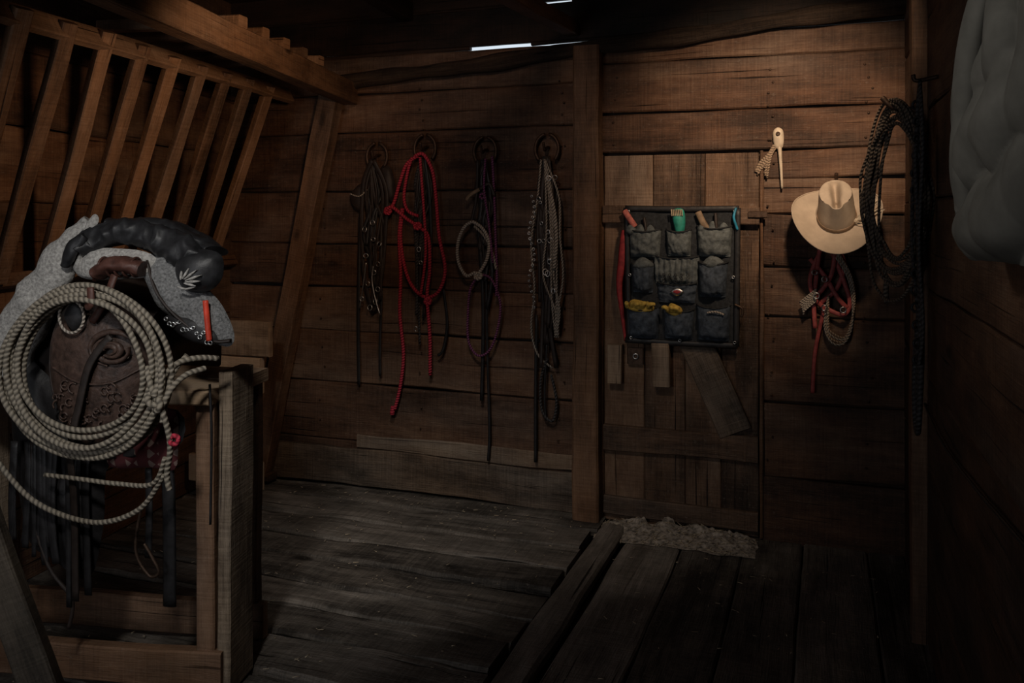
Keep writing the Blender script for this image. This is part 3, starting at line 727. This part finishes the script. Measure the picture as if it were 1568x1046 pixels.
# ------------------------------------------------------------------ red halter under the hat
g = G(1265, .043, .00283, .00301); w = MB()
for pts in ([(1262, 378), (1248, 400), (1240, 430), (1248, 455), (1262, 468), (1290, 478), (1300, 460), (1292, 430), (1280, 400), (1270, 378)],
            [(1255, 380), (1250, 420), (1246, 460), (1248, 500)], [(1278, 380), (1272, 420), (1250, 452), (1234, 466)],
            [(1240, 395), (1262, 420), (1280, 450), (1296, 468)], [(1285, 382), (1292, 405), (1280, 440), (1256, 462)]):
    w.tube([g(a, b, random.uniform(.04, .07)) for a, b in pts], .010, M_redleather, t=.004)
w.tube([g(1262, 370, .05), g(1262, 385, .06)], .012, M_dark, t=.008)
w.tube([g(1262, 470, .05), g(1255, 500, .04), g(1247, 545, .035), g(1244, 600, .035)], .009, M_redleather, t=.004)
for k in range(4):
    w.tube([g(1272+k*3, 382, .06), g(1296+k*2, 420, .07), g(1304+k, 460, .06), g(1302-k, 500, .05), g(1290, 522-k*3, .05), g(1272, 520-k*5, .05), g(1262+k*2, 495, .05), g(1268, 450, .06)], .0045, M_tanrope if k % 2 else M_braid)
for k in range(7):
    w.tube([g(1250, 440+k*3, .07), g(1238-k, 450+k*4, .06), g(1224+k, 462+k*3, .05)], .0035, M_cream)
for a, b in ((1250, 450), (1262, 468), (1290, 470), (1262, 425), (1247, 415)): buckle(w, g, a, b, .012)
w.done('red_leather_halter')

# ------------------------------------------------------------------ rope coil on right
w = MB()
cd = V((-.40, .92, 0)); cc = V((.262, -.87, 1.575)); cn = V((-.92, -.40, 0))
for k in range(14):
    ra = .215+random.uniform(-.08, .02); rb = .31+random.uniform(-.07, .025); ph = random.uniform(0, 6); oz = random.uniform(-.03, .02)
    pts = [cc+cd*(ra*math.cos(a)*(1-.25*max(0, math.sin(a)))+.008*math.sin(3*a+ph))+V((0, 0, oz*(1-math.sin(a))+rb*math.sin(a)))+cn*(random.uniform(-.004, .004)+.008*math.sin(2*a+ph)+.006*(k % 4)-.01) for a in [2*math.pi*i/20 for i in range(20)]]
    w.tube(pts, .0055, M_coilrope, closed=True, sub=4, ref=cn)
w.tube([V((XR-.05, -.85, 1.87)), cc+V((0, 0, .30)), cc+V((-.04, 0, .34))], .010, M_iron)
w.tube([cc+cd*.05+V((0, 0, -.31)), cc+cd*.06+V((0, 0, -.36)), cc+cd*.05+V((0, 0, -.40))], .010, M_coilrope)
w.done('coiled_rope')
w = MB()
rx = XR-.055
for k in range(6):
    y = -1.09-random.uniform(0, .14)
    w.tube([(rx, -1.14, 1.93), (rx+random.uniform(-.02, .0), y, 1.7), (rx+random.uniform(-.02, .01), y+random.uniform(-.03, .03), 1.4), (rx, y, 1.15), (rx-.01, y+random.uniform(-.03, .03), random.uniform(.85, 1.05))], .009, M_blkrope, t=.006, ref=(-1, 0, 0))
w.tube([(rx, -1.14, 1.2), (rx-.01, -1.10, 1.0), (rx-.01, -1.10, .84), (rx-.01, -1.17, .79), (rx-.01, -1.22, .86), (rx, -1.19, 1.05), (rx, -1.16, 1.2)], .009, M_blkrope, ref=(-1, 0, 0))
for k in range(16):
    w.ring((rx-.012, -1.14-.04*math.sin(k), 1.85-k*.055), .014, .005, M_black, nrm=(-.7, -.7, 0), n=10, tn=5)
w.tube([(XR, -1.14, 1.94), (rx-.01, -1.14, 1.93), (rx-.02, -1.14, 1.95)], .007, M_iron)
w.done('hanging_reins')
w = MB()
w.tube([(XR-.006, -.1, .95), (XR-.012, -1.2, .80), (XR-.012, -2.6, .90)], .004, M_black); w.done('wall_cable')

# ------------------------------------------------------------------ coat (gathered, hanging against the right wall)
w = MB()
def coat(i, j):
    th = 2*math.pi*i; z = 2.12-.71*j; c, s = math.cos(th), math.sin(th)
    a = min(1, max(0, (j-.22)/.30)); a = a*a*(3-2*a)
    hx = .022+.030*a; hy = .13+.15*a
    if j > .92: q = (j-.92)/.08; hx *= 1-.55*q*q; hy *= 1-.2*q*q
    n1 = noise.noise(V((c*1.2, s*1.2, j*2.0))); n2 = noise.noise(V((s*2.0, j*3, 4)))
    sy = (s+1)/2
    f1 = abs(math.sin(sy*11+2.6*j+1.6*n1))**.8
    f2 = abs(math.sin(j*13-2.4*sy+1.8*n2))**.75
    b = min(1, max(0, (j-.50)/.2))
    d = .040*f1*(1-.75*b)+.040*f2*b
    return V((min(XR-.010, .330+(hx+d)*c), -2.53+(hy+d)*s, z))
w.grid(coat, 240, 160, M_coat, closeu=True)
def sleeve(pts, r):
    P = catmull([V(p) for p in pts], 24)
    w.tube(P, (lambda k, r=r: r*(.86+.18*abs(math.sin(k*10+1.5*math.sin(k*5)))**.8)*(1 if k > .03 else .6)), M_coat, t=(lambda k, r=r: r*.6*(.85+.2*abs(math.sin(k*9+1)))), ref=(-1, 0, 0), n=24, raw=True)
sleeve([(.320, -2.44, 2.0), (.300, -2.34, 1.86), (.288, -2.27, 1.74), (.287, -2.26, 1.62), (.290, -2.30, 1.50), (.295, -2.36, 1.43)], .046)
sleeve([(.300, -2.62, 1.98), (.264, -2.55, 1.85), (.250, -2.50, 1.70), (.252, -2.46, 1.58), (.264, -2.42, 1.50)], .036)
w.tube([(XR, -2.46, 2.13), (.33, -2.46, 2.11), (.32, -2.46, 2.15)], .008, M_iron)
w.done('hanging_coat')

# ------------------------------------------------------------------ lights
def area(name, loc, tgt, sx, sy, e, col):
    l = bpy.data.lights.new(name, 'AREA'); l.shape = 'RECTANGLE'; l.size = sx; l.size_y = sy; l.energy = e; l.color = col
    o = bpy.data.objects.new(name, l); scene.collection.objects.link(o); o.location = loc
    o.rotation_euler = (V(tgt)-V(loc)).to_track_quat('-Z', 'Y').to_euler(); return o
def spot(name, loc, tgt, e, col, ang, blend=1, r=.15):
    l = bpy.data.lights.new(name, 'SPOT'); l.energy = e; l.color = col; l.spot_size = math.radians(ang); l.spot_blend = blend; l.shadow_soft_size = r
    o = bpy.data.objects.new(name, l); scene.collection.objects.link(o); o.location = loc
    o.rotation_euler = (V(tgt)-V(loc)).to_track_quat('-Z', 'Y').to_euler(); return o
area('window_light', (-1.7, -5.55, 1.45), (-1.9, 0, .9), 1.0, 1.0, 12, (.96, .96, 1.0))
spot('warm_loft_lamp', (.12, -1.55, 2.48), (-.22, 0, 1.80), 135, (1.0, .73, .50), 56, 1, .07)
spot('tack_fill', (-1.0, -2.0, 2.5), (-1.85, 0, 1.72), 28, (1.0, .68, .48), 58, 1, .10)  # added fill spot lifting the wall tack, no fixture in the room
spot('rack_fill', (-1.2, -1.9, 1.95), (-2.95, -.9, 1.70), 38, (1.0, .62, .36), 90, 1, .08)  # invented fill for the hay rack and manger boards
spot('saddle_fill', (-.95, -3.8, 2.45), (-1.90, -2.05, 1.00), 85, (1.0, .97, .92), 42, 1, .10)  # extra fill aimed at saddle and stand, not a real lamp
spot('floor_fill', (-1.2, -2.1, 2.6), (-1.75, -.50, 0.05), 62, (1.0, .90, .80), 46, 1, .10)  # added fill brightening the platform floor and low wall, no fixture there
spot('threshold_fill', (-1.0, -2.3, 2.4), (-.75, -.05, .25), 30, (1.0, .86, .72), 34, 1, .10)  # dim fill added to show the lower door and dirt
spot('coat_fill', (-.9, -3.5, 2.3), (.30, -2.40, 1.68), 20, (1.0, .95, .88), 36, 1, .08)  # small added fill so the coat folds show, no actual source

wd = bpy.data.worlds.new('World'); scene.world = wd; wd.use_nodes = True
wd.node_tree.nodes['Background'].inputs[0].default_value = (.8, .9, 1, 1)
wd.node_tree.nodes['Background'].inputs[1].default_value = .9
scene.view_settings.view_transform = 'Standard'

# ------------------------------------------------------------------ camera
cam = bpy.data.cameras.new('camera'); co = bpy.data.objects.new('camera', cam); scene.collection.objects.link(co)
co.location = (0, -4.21, 1.483); co.rotation_euler = (math.radians(90), 0, math.radians(19.54))
cam.sensor_width = 36; cam.lens = 30.15; cam.shift_y = -.1205; cam.clip_start = .02
scene.camera = co
